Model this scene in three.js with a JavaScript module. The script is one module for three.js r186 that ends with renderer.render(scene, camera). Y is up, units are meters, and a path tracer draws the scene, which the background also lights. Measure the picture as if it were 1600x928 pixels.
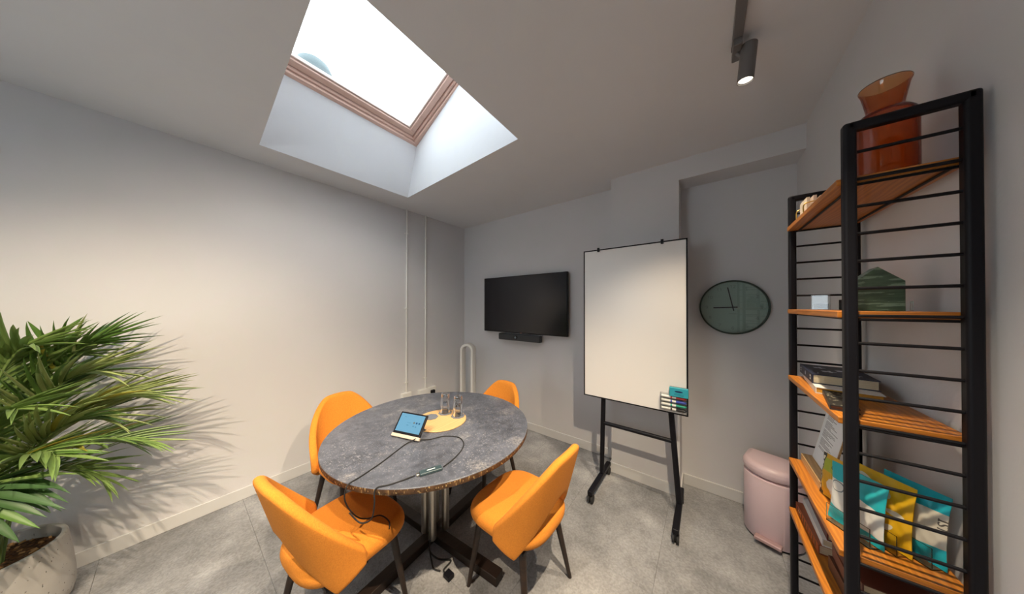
import * as THREE from 'three';
import { RoundedBoxGeometry } from 'three/addons/geometries/RoundedBoxGeometry.js';
import { mergeGeometries, mergeVertices, toCreasedNormals } from 'three/addons/utils/BufferGeometryUtils.js';

// ------------------------------------------------------------------ camera, sky, exposure
const scene = new THREE.Scene();
const camera = new THREE.PerspectiveCamera(2 * Math.atan(464 / 400) * 180 / Math.PI, 1600 / 928, 0.02, 60);
camera.position.set(0, 1.5, 0);
camera.rotation.set(0.35 * Math.PI / 180, 37.15 * Math.PI / 180, 0, 'YXZ');
camera.setViewOffset(1600, 928, 0, -12, 1600, 928);
scene.add(camera);
scene.background = new THREE.Color().setRGB(0.84, 0.93, 1.0);   // bright overcast sky
scene.backgroundIntensity = 6.0;
const renderer = new THREE.WebGLRenderer({ antialias: true });
renderer.toneMapping = THREE.LinearToneMapping;
renderer.toneMappingExposure = 1.05;
renderer.shadowMap.enabled = true;
// ceiling track spots: [x, z on the track, aim point, candela, half angle]
const SPOTS = [
  [0.112, -1.485, [-0.55, 0.0, -1.70], 8, 0.75],
  [0.112, -0.62, [-0.85, 0.0, -1.00], 22, 0.80],
  [-0.65, -0.02, [-2.88, 0.65, -0.55], 10, 0.80],
  [-0.65, 0.36, [-1.55, 0.0, -0.40], 14, 0.70],
  [-0.65, 0.70, [-2.75, 0.50, 0.15], 14.5, 0.62],
];

// ------------------------------------------------------------------ helpers
let seed = 12345;
const rnd = () => { seed = (seed * 1664525 + 1013904223) >>> 0; return seed / 4294967296; };
const rr = (a, b) => a + (b - a) * rnd();
const V = (x, y, z) => new THREE.Vector3(x, y, z);
const counts = {};
const numbered = (n) => { const k = counts[n] = (counts[n] ?? -1) + 1; return k ? n + '_' + String(k).padStart(3, '0') : n; };
function triUV(g) {           // texture coordinates in metres, by the way each face points
  g = g.index ? g.toNonIndexed() : g;
  const p = g.attributes.position, uv = new Float32Array(p.count * 2), a = V(0, 0, 0), b = V(0, 0, 0), c = V(0, 0, 0);
  for (let i = 0; i < p.count; i += 3) {
    a.fromBufferAttribute(p, i); b.fromBufferAttribute(p, i + 1); c.fromBufferAttribute(p, i + 2);
    const n = b.clone().sub(a).cross(c.clone().sub(a)), x = Math.abs(n.x), y = Math.abs(n.y), z = Math.abs(n.z);
    [a, b, c].forEach((q, k) => {
      const [s, t] = x > y && x > z ? [q.z, q.y] : y > z ? [q.z, q.x] : [q.x, q.y];
      uv[(i + k) * 2] = s; uv[(i + k) * 2 + 1] = t;
    });
  }
  g.setAttribute('uv', new THREE.BufferAttribute(uv, 2));
  return g;
}
const strip = (g) => { g = g.index ? g.toNonIndexed() : g; for (const k of Object.keys(g.attributes)) if (!['position', 'normal', 'uv'].includes(k)) g.deleteAttribute(k); if (!g.attributes.normal) g.computeVertexNormals(); return g; };
const join = (gs) => (gs = Array.isArray(gs) ? gs : [gs], gs.length > 1 ? mergeGeometries(gs.map(strip)) : gs[0]);
function mesh(name, g, m, parent, keepUV) {
  g = join(g);
  if (!keepUV) g = triUV(g);
  const o = new THREE.Mesh(g, m); o.name = name; o.castShadow = o.receiveShadow = true;
  if (parent) parent.add(o);
  return o;
}
function tag(o, label, category, group, kind) {
  if (label) o.userData.label = label;
  if (category) o.userData.category = category;
  if (group) o.userData.group = group;
  if (kind) o.userData.kind = kind;
  return o;
}
function thing(name, label, category, [x, y, z] = [0, 0, 0], turn = 0, group) {
  const o = new THREE.Group(); o.name = numbered(name); o.position.set(x, y, z); o.rotation.y = turn; scene.add(o);
  return tag(o, label, category, group);
}
function one(name, label, category, g, m, [x, y, z] = [0, 0, 0], turn = 0, group, keepUV) {   // a thing of a single mesh
  const o = mesh(numbered(name), g, m, scene, keepUV); o.position.set(x, y, z); o.rotation.y = turn;
  return tag(o, label, category, group);
}
function struct(name, label, category, g, m) { const o = mesh(name, g, m, scene); return tag(o, label, category, null, 'structure'); }
function dup(o, label, [x, y, z], turn = 0) { const c = o.clone(); c.userData = { ...o.userData }; c.name = numbered(o.name.replace(/_\d+$/, '')); scene.add(c); c.position.set(x, y, z); c.rotation.set(0, turn, 0); if (label) c.userData.label = label; return c; }
const bx = (x0, x1, y0, y1, z0, z1, r = 0) => {
  const w = x1 - x0, h = y1 - y0, d = z1 - z0;
  const g = r ? new RoundedBoxGeometry(w, h, d, 2, Math.min(r, w / 2.01, h / 2.01, d / 2.01)) : new THREE.BoxGeometry(w, h, d);
  return g.translate((x0 + x1) / 2, (y0 + y1) / 2, (z0 + z1) / 2);
};
const cyl = (r0, r1, h, n = 24) => new THREE.CylinderGeometry(r1, r0, h, n);       // r0 bottom, r1 top, centred
const tube = (pts, r, n = 40, k = 8) => new THREE.TubeGeometry(new THREE.CatmullRomCurve3(pts.map((p) => V(...p))), n, r, k, false);
const lathe = (pts, n = 40) => new THREE.LatheGeometry(pts.map((p) => new THREE.Vector2(...p)), n);
function rod(a, b, r0, r1 = r0, n = 16) {      // tapered bar between two points
  const A = V(...a), B = V(...b), d = B.clone().sub(A), g = cyl(r0, r1, d.length(), n);
  g.applyQuaternion(new THREE.Quaternion().setFromUnitVectors(V(0, 1, 0), d.normalize()));
  return g.translate((A.x + B.x) / 2, (A.y + B.y) / 2, (A.z + B.z) / 2);
}

// ------------------------------------------------------------------ procedural textures
const lat = new Float32Array(65536); { for (let i = 0; i < lat.length; i++) lat[i] = rnd(); }
const hsh = (x, y, s) => lat[((x * 73 + y * 197 + s * 1013) ^ (x * 31 * y)) & 65535];
function noise(u, v, f, s = 0, fy = f) {     // tileable value noise, u and v in 0..1
  const x = u * f, y = v * fy, xi = Math.floor(x), yi = Math.floor(y), a = x - xi, b = y - yi, q = a * a * (3 - 2 * a), w = b * b * (3 - 2 * b);
  const X = (k) => ((xi + k) % f + f) % f, Y = (k) => ((yi + k) % fy + fy) % fy;
  return (hsh(X(0), Y(0), s) * (1 - q) + hsh(X(1), Y(0), s) * q) * (1 - w) + (hsh(X(0), Y(1), s) * (1 - q) + hsh(X(1), Y(1), s) * q) * w;
}
const fbm = (u, v, f, o = 4, s = 0, fy = f) => { let t = 0, a = 0.5, n = 0; for (let i = 0; i < o; i++) { t += a * noise(u, v, f, s + i, fy); n += a; f *= 2; fy *= 2; a *= 0.5; } return t / n; };
function tex(fn, w, h, size, srgb = true) {
  const d = new Uint8Array(w * h * 4);
  for (let j = 0; j < h; j++) for (let i = 0; i < w; i++) {
    const c = fn(i / w, j / h), k = (j * w + i) * 4, q = Array.isArray(c) ? c : [c, c, c];
    for (let n = 0; n < 3; n++) d[k + n] = Math.max(0, Math.min(255, q[n] * 255)); d[k + 3] = 255;
  }
  const t = new THREE.DataTexture(d, w, h); t.wrapS = t.wrapT = THREE.RepeatWrapping; t.magFilter = THREE.LinearFilter; t.minFilter = THREE.LinearMipmapLinearFilter; t.generateMipmaps = true;
  if (srgb) t.colorSpace = THREE.SRGBColorSpace;
  const [sx, sy] = Array.isArray(size) ? size : [size, size]; t.repeat.set(1 / sx, 1 / sy); t.needsUpdate = true;
  return t;
}
function canvasTex(w, h, draw) {
  const c = document.createElement('canvas'); c.width = w; c.height = h; draw(c.getContext('2d'), w, h);
  const t = new THREE.CanvasTexture(c); t.colorSpace = THREE.SRGBColorSpace; return t;
}
const mul = (c, k) => c.map((v) => v * k);
const mixc = (a, b, t) => a.map((v, i) => v + (b[i] - v) * t);
const std = (o) => new THREE.MeshStandardMaterial({ roughness: 0.6, ...o });
const phys = (o) => new THREE.MeshPhysicalMaterial({ roughness: 0.5, ...o });
const col = (r, g, b) => new THREE.Color().setRGB(r, g, b);

// ------------------------------------------------------------------ materials
const plasterBump = tex((u, v) => 0.5 + 0.5 * (fbm(u, v, 24, 4, 3) - 0.5) + 0.2 * (noise(u, v, 220, 9) - 0.5), 512, 512, 0.9, false);
const paintMap = (c) => tex((u, v) => mul(c, 0.985 + 0.03 * fbm(u, v, 5, 4, 21)), 256, 256, 2.3);
const M = {
  wall: std({ map: paintMap([0.818, 0.812, 0.818]), roughness: 0.85, bumpMap: plasterBump, bumpScale: 0.0006 }),
  ceiling: std({ map: paintMap([0.852, 0.848, 0.855]), roughness: 0.9, bumpMap: plasterBump, bumpScale: 0.0004 }),
  skirting: std({ color: col(0.62, 0.615, 0.61), roughness: 0.45 }),
  black: phys({ color: col(0.006, 0.006, 0.009), roughness: 0.45, specularIntensity: 0.45 }),
  blackGloss: phys({ color: col(0.008, 0.008, 0.010), roughness: 0.12 }),
  rubber: std({ color: col(0.015, 0.015, 0.016), roughness: 0.75 }),
  steel: std({ color: col(0.62, 0.58, 0.52), metalness: 1, roughness: 0.32 }),
  whitePlastic: std({ color: col(0.74, 0.73, 0.70), roughness: 0.4 }),
  creamPlastic: std({ color: col(0.55, 0.47, 0.38), roughness: 0.5 }),
  grayMetal: std({ color: col(0.17, 0.16, 0.16), roughness: 0.45, metalness: 0.3 }),
  acrylic: phys({ color: col(0.97, 0.99, 0.99), transmission: 1, thickness: 0.004, ior: 1.49, roughness: 0.02 }),
  glass: phys({ color: col(0.98, 0.99, 1), transmission: 1, thickness: 0.003, ior: 1.5, roughness: 0.01 }),
  pane: phys({ color: col(0.97, 0.99, 0.99), transmission: 1, thickness: 0, ior: 1.5, roughness: 0 }),
  amber: phys({ color: col(1, 0.95, 0.9), transmission: 1, thickness: 0.004, ior: 1.5, roughness: 0.02, attenuationColor: col(0.60, 0.16, 0.03), attenuationDistance: 0.008 }),
};
M.fabric = std({
  map: tex((u, v) => { const w = 0.5 + 0.25 * Math.sin(u * 402) + 0.25 * Math.sin(v * 402), n = fbm(u, v, 60, 3, 5); return mixc([0.77, 0.45, 0.125], [0.91, 0.59, 0.20], 0.35 * w + 0.65 * n); }, 512, 512, 0.16),
  bumpMap: tex((u, v) => 0.5 + 0.25 * Math.sin(u * 402) * Math.sin(v * 402) + 0.3 * (noise(u, v, 90, 7) - 0.5), 512, 512, 0.16, false), bumpScale: 0.0008, roughness: 0.95,
});
M.darkWood = std({ map: tex((u, v) => mixc([0.10, 0.065, 0.045], [0.20, 0.13, 0.09], fbm(u, v, 3, 4, 8, 40)), 128, 256, [0.3, 0.3]), roughness: 0.5 });
const teak = (a, b, s) => tex((u, v) => {     // grain runs along u
  const w = fbm(u, v, 2, 3, s, 3) * 6 + v * 18, g = 0.5 + 0.5 * Math.sin(w * 6.283), f = fbm(u, v, 6, 4, s + 4, 120);
  return mixc(a, b, 0.45 * g + 0.55 * f);
}, 512, 512, [0.8, 0.25]);
M.teak = phys({ map: teak([0.58, 0.33, 0.10], [0.77, 0.50, 0.17], 11), roughness: 0.42, clearcoat: 0.15, clearcoatRoughness: 0.4 });
M.oak = std({ map: teak([0.74, 0.57, 0.37], [0.88, 0.73, 0.52], 31), roughness: 0.5 });
M.frameWood = std({ map: teak([0.80, 0.66, 0.60], [0.85, 0.72, 0.66], 41), roughness: 0.5 });
M.slate = phys({
  map: tex((u, v) => {
    const n = fbm(u, v, 6, 5, 51), m = fbm(u, v, 50, 3, 57), t = fbm(u, v, 4, 3, 63);
    let c = mixc([0.20, 0.212, 0.245], [0.46, 0.475, 0.525], 0.5 * n + 0.5 * m);
    for (const [f, fy, k, s] of [[420, 420, 0.84, 61], [220, 130, 0.90, 65], [130, 220, 0.91, 67]]) { const a = noise(u, v, f, s, fy); if (a > k - 0.10 * (t - 0.3)) c = mixc(c, [0.76, 0.76, 0.76], Math.min(1, (a - k + 0.07) * 6) * (0.15 + 0.6 * t)); }
    const scr = fbm(u, v, 9, 5, 71); if (scr > 0.62) c = mixc(c, [0.70, 0.68, 0.66], Math.min(0.55, (scr - 0.62) * 4) * noise(u, v, 180, 73));
    return c;
  }, 1024, 1024, 1.3), roughness: 0.36,
});
M.tableEdge = std({ map: tex((u, v) => { const n = noise(u, v, 90, 77, 60), f = fbm(u, v, 20, 3, 79); return n > 0.78 ? [0.72, 0.60, 0.40] : mixc([0.24, 0.16, 0.10], [0.52, 0.38, 0.23], f); }, 512, 256, 0.4), roughness: 0.7, bumpMap: tex((u, v) => fbm(u, v, 40, 3, 83), 256, 256, 0.4, false), bumpScale: 0.003 });
const carpetBump = tex((u, v) => noise(u, v, 200, 93) * 0.6 + noise(u, v, 97, 95) * 0.4, 512, 512, 0.5, false);
const carpetMap = tex((u, v) => { const n = fbm(u, v, 5, 4, 91), m = fbm(u, v, 18, 3, 97), g = noise(u, v, 250, 99); return mul([0.615, 0.615, 0.622], 0.64 + 0.48 * n + 0.22 * (m - 0.5) + 0.14 * (g - 0.5)); }, 1024, 1024, 1.9);
M.carpet = std({ map: carpetMap, roughness: 1, bumpMap: carpetBump, bumpScale: 0.0025 });
M.subfloor = std({ color: col(0.08, 0.08, 0.08), roughness: 1 });
M.concrete = std({ map: tex((u, v) => { const p = noise(u, v, 70, 101, 46), n = fbm(u, v, 6, 4, 103); return p > 0.93 ? [0.50, 0.49, 0.48] : mul([0.66, 0.65, 0.635], 0.92 + 0.14 * n); }, 512, 512, 0.5), roughness: 0.85, bumpMap: tex((u, v) => (noise(u, v, 70, 101, 46) > 0.93 ? 0 : 1), 512, 512, 0.5, false), bumpScale: 0.003 });
M.soil = std({ map: tex((u, v) => mixc([0.16, 0.09, 0.05], [0.62, 0.42, 0.20], Math.pow(fbm(u, v, 26, 3, 107), 1.6)), 256, 256, 0.25), roughness: 1, bumpMap: tex((u, v) => fbm(u, v, 26, 3, 107), 256, 256, 0.25, false), bumpScale: 0.02 });
M.marble = std({ map: tex((u, v) => { const n = fbm(u + 0.0, v, 4, 5, 111, 26); return n > 0.62 ? [0.50, 0.60, 0.52] : mixc([0.20, 0.29, 0.23], [0.36, 0.46, 0.38], n * 1.3); }, 512, 512, 0.14), roughness: 0.3 });
M.pink = phys({ color: col(0.74, 0.56, 0.58), roughness: 0.35, clearcoat: 0.25, clearcoatRoughness: 0.3 });
M.pinkDark = std({ color: col(0.46, 0.31, 0.31), roughness: 0.35, metalness: 0.2 });

// ------------------------------------------------------------------ the room
const XL = -2.88, XR = 0.51, ZF = -2.62, ZB = 1.9, H = 2.66, PL = -0.69, PR = -0.168, ZP = -2.41, YB = 2.50;
const SKY_LOW = [[-2.533, -1.502], [-1.035, -1.435], [-1.02, -0.30], [-2.552, -0.363]];     // opening in the ceiling
const roofY = (x) => 3.145 + 0.38 * (x + 2.38);                 // plane of the roof window
struct('wall_left', 'pale grey plastered wall behind the palm and the wall pipes', 'wall', bx(XL - 0.15, XL, -0.1, 3.0, ZF - 0.15, ZB + 0.15), M.wall);
struct('wall_right', 'pale grey plastered wall behind the ladder shelf', 'wall', bx(XR, XR + 0.15, -0.1, 4.3, ZF - 0.15, ZB + 0.15), M.wall);
const W2 = { x0: -2.0, x1: -0.9, y0: 1.05, y1: 2.2 };
struct('wall_back', 'pale grey plastered wall with a window facing the screen wall', 'wall', [
  bx(XL - 0.15, W2.x0, -0.1, 4.3, ZB, ZB + 0.15), bx(W2.x1, XR + 0.15, -0.1, 4.3, ZB, ZB + 0.15), bx(W2.x0, W2.x1, -0.1, W2.y0, ZB, ZB + 0.15), bx(W2.x0, W2.x1, W2.y1, 4.3, ZB, ZB + 0.15)], M.wall);
{
  const w = new THREE.Group(); w.name = 'window_2'; scene.add(w);
  tag(w, 'steel framed window with glazing bars facing the screen wall', 'window', null, 'structure');
  const z0 = ZB + 0.06, z1 = ZB + 0.10, { x0, x1, y0, y1 } = W2;
  mesh('window_frame', [bx(x0, x0 + 0.04, y0, y1, z0, z1), bx(x1 - 0.04, x1, y0, y1, z0, z1), bx(x0 + 0.04, x1 - 0.04, y0, y0 + 0.04, z0, z1), bx(x0 + 0.04, x1 - 0.04, y1 - 0.04, y1, z0, z1)], M.black, w);
  for (const k of [1, 2, 3]) { const x = x0 + (x1 - x0) * k / 4; mesh('glazing_bar', bx(x - 0.012, x + 0.012, y0 + 0.04, y1 - 0.04, z0, z1), M.black, w); }
  for (let i = 0; i < 4; i++) { const a = x0 + 0.04 + (x1 - x0 - 0.08) * i / 4; mesh('pane', bx(a + 0.012, a + (x1 - x0 - 0.08) / 4 - 0.012, y0 + 0.041, y1 - 0.041, z0 + 0.015, z0 + 0.020), M.pane, w); }
  mesh('window_sill', bx(x0 - 0.03, x1 + 0.03, y0 - 0.03, y0, ZB - 0.04, z0, 0.004), M.skirting, w);
}
struct('wall_far', 'pale grey wall with the screen, a shallow pier and the clock recess', 'wall', [
  bx(XL - 0.15, XR + 0.15, -0.1, 4.3, ZF - 0.15, ZF), bx(PL, PR, 0, H, ZF, ZP), bx(PR, XR, YB, H, ZF, ZP)], M.wall);
{ // one slab with the shaft opening cut through
  const sh = new THREE.Shape([[XL, ZF], [XR, ZF], [XR, ZB], [XL, ZB]].map(([x, z]) => new THREE.Vector2(x, -z)));
  sh.holes.push(new THREE.Path(SKY_LOW.map(([x, z]) => new THREE.Vector2(x, -z))));
  struct('ceiling', 'plain grey white ceiling around the skylight opening', 'ceiling', new THREE.ExtrudeGeometry(sh, { depth: 0.1, bevelEnabled: false }).rotateX(-Math.PI / 2).translate(0, H, 0), M.ceiling);
}
{ // carpet tiles on a slab
  const f = struct('floor', 'grey mottled carpet tile floor', 'floor', bx(XL - 0.15, XR + 0.15, -0.15, -0.006, ZF - 0.15, ZB + 0.15), M.subfloor);
  const S = 0.59, xs = [XL], zs = [ZF];
  for (let x = -1.41 - 3 * S; x < XR; x += S) if (x > XL + 0.02) xs.push(x); xs.push(XR);
  for (let z = -2.1 - S; z < ZB; z += S) if (z > ZF + 0.02) zs.push(z); zs.push(ZB);
  let k = 0;
  for (let i = 0; i + 1 < xs.length; i++) for (let j = 0; j + 1 < zs.length; j++) {
    const g = bx(xs[i] + 0.0007, xs[i + 1] - 0.0007, -0.006, 0, zs[j] + 0.0007, zs[j + 1] - 0.0007);
    mesh('carpet_tile' + (k ? '_' + String(k).padStart(3, '0') : ''), g, M.carpet, f); k++;
  }
}
const bt = 0.012, bh = 0.088;
const skirt = (x0, x1, z0, z1) => bx(x0, x1, 0, bh, z0, z1, 0.004);
struct('baseboard_left', 'painted grey skirting board behind the palm', 'baseboard', skirt(XL, XL + bt, ZF, ZB), M.skirting);
struct('baseboard_far', 'painted grey skirting board under the screen, round the pier and under the clock', 'baseboard', [
  skirt(XL + bt, PL - bt, ZF, ZF + bt), skirt(PL - bt, PL, ZF, ZP + bt), skirt(PL, PR, ZP, ZP + bt), skirt(PR, PR + bt, ZF, ZP + bt), skirt(PR + bt, XR - bt, ZF, ZF + bt)], M.skirting);
struct('baseboard_right', 'painted grey skirting board behind the ladder shelf', 'baseboard', skirt(XR - bt, XR, ZF, ZB), M.skirting);
struct('baseboard_back', 'painted grey skirting board of the wall facing the screen', 'baseboard', skirt(XL + bt, XR - bt, ZB - bt, ZB), M.skirting);

// roof window: lining panels, stepped timber frame, sash and pane
{
  const w = new THREE.Group(); w.name = 'window_1'; scene.add(w);
  tag(w, 'sloping skylight with a pinkish timber frame in a deep white lined shaft', 'window', null, 'structure');
  const U = { x0: -2.38, x1: -1.0, z0: -1.495, z1: -0.34 };
  const lo = SKY_LOW, up = [[U.x0, U.z0 - 0.008], [U.x1, U.z0 + 0.055], [U.x1, U.z1], [U.x0, U.z1]];
  const out = [[[0, -1]], [[1, 0]], [[0, 1]], [[-1, 0]]];
  for (let i = 0; i < 4; i++) {
    const j = (i + 1) % 4, o = out[i][0], t = 0.05;
    const P = (c, y, k) => [c[0] + o[0] * t * k, y, c[1] + o[1] * t * k];
    const a = P(lo[i], H, 0), b = P(lo[j], H, 0), c = P(up[j], roofY(up[j][0]), 0), d = P(up[i], roofY(up[i][0]), 0);
    const a2 = P(lo[i], H + 0.11, 1), b2 = P(lo[j], H + 0.11, 1), c2 = P(up[j], roofY(up[j][0]), 1), d2 = P(up[i], roofY(up[i][0]), 1);
    const q = []; const quad = (p, r, s, u) => q.push(...p, ...r, ...s, ...p, ...s, ...u);
    quad(a, b, c, d); quad(b2, a2, d2, c2); quad(a, a2, b2, b); quad(d, c, c2, d2); quad(a, d, d2, a2); quad(b, b2, c2, c);
    const g = new THREE.BufferGeometry(); g.setAttribute('position', new THREE.Float32BufferAttribute(q, 3)); g.computeVertexNormals();
    mesh('lining_panel', g, M.ceiling, w);
  }
  // frame bars lie in the roof plane: local frame (along slope, normal, z)
  const ang = Math.atan(0.38), L = (U.x1 - U.x0) / Math.cos(ang), W = U.z1 - U.z0;
  const bar = (x0, x1, y0, y1, z0, z1) => { const g = bx(x0, x1, y0, y1, z0, z1, 0.006); g.rotateZ(ang); return g.translate(U.x0, roofY(U.x0), U.z0); };
  const ring = (name, i0, i1, y0, y1, m) => {       // four mitre-less bars of a rectangular ring
    const p = mesh(name, [bar(i0, i1, y0, y1, i0, W - i0), bar(L - i1, L - i0, y0, y1, i0, W - i0), bar(i1, L - i1, y0, y1, i0, i1), bar(i1, L - i1, y0, y1, W - i1, W - i0)], m, w);
    return p;
  };
  ring('frame', -0.03, 0.032, 0.0, 0.14, M.frameWood);
  ring('frame_step', 0.034, 0.052, 0.022, 0.12, M.frameWood);
  const sash = ring('sash', 0.055, 0.105, 0.045, 0.115, M.frameWood);
  mesh('sash_bead', [bar(0.106, 0.12, 0.062, 0.1, 0.106, W - 0.106), bar(L - 0.12, L - 0.106, 0.062, 0.1, 0.106, W - 0.106), bar(0.12, L - 0.12, 0.062, 0.1, 0.106, 0.12), bar(0.12, L - 0.12, 0.062, 0.1, W - 0.12, W - 0.106)], std({ color: col(0.62, 0.50, 0.45), roughness: 0.5 }), sash);
  mesh('pane', bar(0.1, L - 0.1, 0.078, 0.084, 0.1, W - 0.1), M.pane, sash);
  // roof around it
  const R = (x0, x1, z0, z1) => { const l0 = (x0 - U.x0) / Math.cos(ang), l1 = (x1 - U.x0) / Math.cos(ang); const g = bx(l0, l1, 0.0, 0.1, z0 - U.z0, z1 - U.z0); g.rotateZ(ang); return g.translate(U.x0, roofY(U.x0), U.z0); };
  struct('roof', 'dark roof slope above the room around the skylight', 'roof', [R(-3.3, U.x0 - 0.03, ZF - 0.2, ZB + 0.2), R(U.x1 + 0.03, 0.75, ZF - 0.2, ZB + 0.2), R(U.x0 - 0.03, U.x1 + 0.03, ZF - 0.2, U.z0 - 0.03), R(U.x0 - 0.03, U.x1 + 0.03, U.z1 + 0.03, ZB + 0.2)], std({ color: col(0.08, 0.08, 0.09), roughness: 0.9 }));
}
{ // flue with a round cowl outside on the roof
  const t = thing('roof_vent', 'round topped grey flue standing outside beyond the skylight glass', 'vent', [-3.0, roofY(-3.0) + 0.105, -0.80]);
  const m = std({ color: col(0.085, 0.115, 0.12), roughness: 0.6 });
  mesh('pipe', cyl(0.09, 0.09, 0.62).translate(0, 0.29, 0), m, t);
  mesh('cowl', lathe([[0, 0.86], [0.07, 0.85], [0.13, 0.80], [0.165, 0.72], [0.17, 0.62], [0.15, 0.58], [0, 0.58]], 36), m, t);
}

// ------------------------------------------------------------------ wall services
for (const [z, y0, name] of [[-1.685, 0.47, 'thin white conduit dropping to the single socket'], [-1.945, 0.455, 'thin white conduit dropping to the double socket']]) {
  const t = thing('conduit_pipe', name, 'conduit', [XL, 0, z]);
  mesh('pipe', rod([0.016, y0, 0], [0.016, H, 0], 0.0095, 0.0095, 14), M.whitePlastic, t);
  for (const y of [0.585, 1.475, 2.375]) mesh('clip', [bx(0, 0.028, y - 0.008, y + 0.008, -0.014, 0.014, 0.004), bx(0, 0.010, y - 0.005, y + 0.005, -0.030, 0.026, 0.003)], M.whitePlastic, t);
}
{
  const t = thing('wall_socket', 'small white single socket box under a conduit', 'socket', [XL, 0.425, -1.68]);
  mesh('box', bx(0, 0.042, -0.045, 0.045, -0.06, 0.06, 0.006), M.whitePlastic, t); mesh('faceplate', bx(0.0425, 0.048, -0.04, 0.04, -0.054, 0.054, 0.003), M.whitePlastic, t);
  const d = thing('wall_socket', 'long white double socket box with a black plug', 'socket', [XL, 0.40, -1.965]);
  mesh('box', bx(0, 0.042, -0.055, 0.055, -0.125, 0.125, 0.006), M.whitePlastic, d); mesh('faceplate', bx(0.0425, 0.048, -0.048, 0.048, -0.118, 0.118, 0.003), M.whitePlastic, d);
  mesh('plug', bx(0.049, 0.085, -0.03, 0.022, -0.085, -0.03, 0.008), M.black, d);
}

// ------------------------------------------------------------------ track and spots
{
  for (const [x, z0, z1, label] of [[0.112, -1.5, 0.9, 'grey lighting track running along the ceiling toward the pier'], [-0.65, -0.08, 1.3, 'short grey lighting track between the skylight and the longer track']]) {
    const t = thing('ceiling_track', label, 'track', [x, H, 0]);
    mesh('rail', bx(-0.017, 0.017, -0.022, 0, z0, z1, 0.003), M.grayMetal, t);
    mesh('end_cap', bx(-0.018, 0.018, -0.023, 0, z0 - 0.008, z0, 0.002), M.grayMetal, t);
  }
  const names = ['with its lit lens near the pier', 'aimed at the table', 'aimed at the plain side wall', 'aimed at the chair with the cable', 'aimed at the palm'];
  SPOTS.forEach(([x, z, aim, cd, half], i) => {
    const s = thing('track_spotlight', 'grey cylindrical track spotlight ' + names[i], 'spotlight', [x, H - 0.0225, z]);
    mesh('adapter', bx(-0.015, 0.015, -0.03, 0, -0.05, 0.05, 0.004), M.grayMetal, s);
    mesh('arm', rod([0, -0.03, 0], [0.032, -0.075, 0], 0.008), M.grayMetal, s);
    const dir = V(...aim).sub(V(x, H - 0.1, z)).normalize();
    const tilt = new THREE.Quaternion().setFromUnitVectors(V(0, -1, 0), V(dir.x * 0.35, -1, dir.z * 0.35).normalize());
    const c = V(0.034, -0.085, 0), put = (g) => g.applyQuaternion(tilt).translate(c.x, c.y, c.z);
    mesh('can', put(lathe([[0, 0.07], [0.026, 0.07], [0.028, 0.068], [0.028, -0.08], [0.0255, -0.08], [0.0245, -0.066], [0, -0.066]], 36)), M.grayMetal, s);
    mesh('lens', put(cyl(0.024, 0.024, 0.004).translate(0, -0.070, 0)), std({ color: 0x000000, emissive: col(1, 0.88, 0.70), emissiveIntensity: 6 }), s);
    const L = new THREE.SpotLight(col(1, 0.82, 0.59), cd, 0, half, 0.9, 2);
    L.position.copy(V(0, -0.082, 0).applyQuaternion(tilt).add(c).add(V(x, H - 0.0225, z))); L.target.position.set(...aim);
    L.castShadow = true; L.shadow.radius = 0.7; L.name = 'spot_beam'; scene.add(L); scene.add(L.target);
  });
}

// ------------------------------------------------------------------ table
const TX = -1.415, TZ = -1.03, TY = 0.74;
{
  const t = thing('round_table', 'round meeting table with a speckled slate top and brown edge', 'table', [TX, 0, TZ]);
  const R = 0.606;
  mesh('tabletop', lathe([[0, TY - 0.004], [0, TY], [R - 0.004, TY], [R - 0.001, TY - 0.001], [R, TY - 0.004]].slice(1), 128), M.slate, t);
  const e = lathe([[0, TY - 0.034], [R - 0.012, TY - 0.034], [R - 0.001, TY - 0.028], [R, TY - 0.004]], 128);
  { const uv = e.attributes.uv; for (let i = 0; i < uv.count; i++) uv.setXY(i, uv.getX(i) * 2 * Math.PI * R, uv.getY(i) * 0.05); }
  tag(mesh('edge_band', e, M.tableEdge, t, true), 'rough brown edge and underside');
  mesh('support_plate', bx(-0.16, 0.16, TY - 0.05, TY - 0.034, -0.16, 0.16, 0.004), M.black, t);
  for (const [x, z] of [[-0.035, 0.045], [0.05, 0.05], [-0.05, -0.045], [0.05, -0.05]]) mesh('column', rod([x, 0.052, z], [x, TY - 0.05, z], 0.0235, 0.0235, 24), M.steel, t);
  const a = 0.08;
  for (const k of [0, 1]) { const g = bx(-0.52, 0.52, 0.004, 0.052, -0.032, 0.032, 0.004); g.rotateY(a + k * Math.PI / 2); mesh('foot_bar', g, M.darkWood, t); }
}

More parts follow.
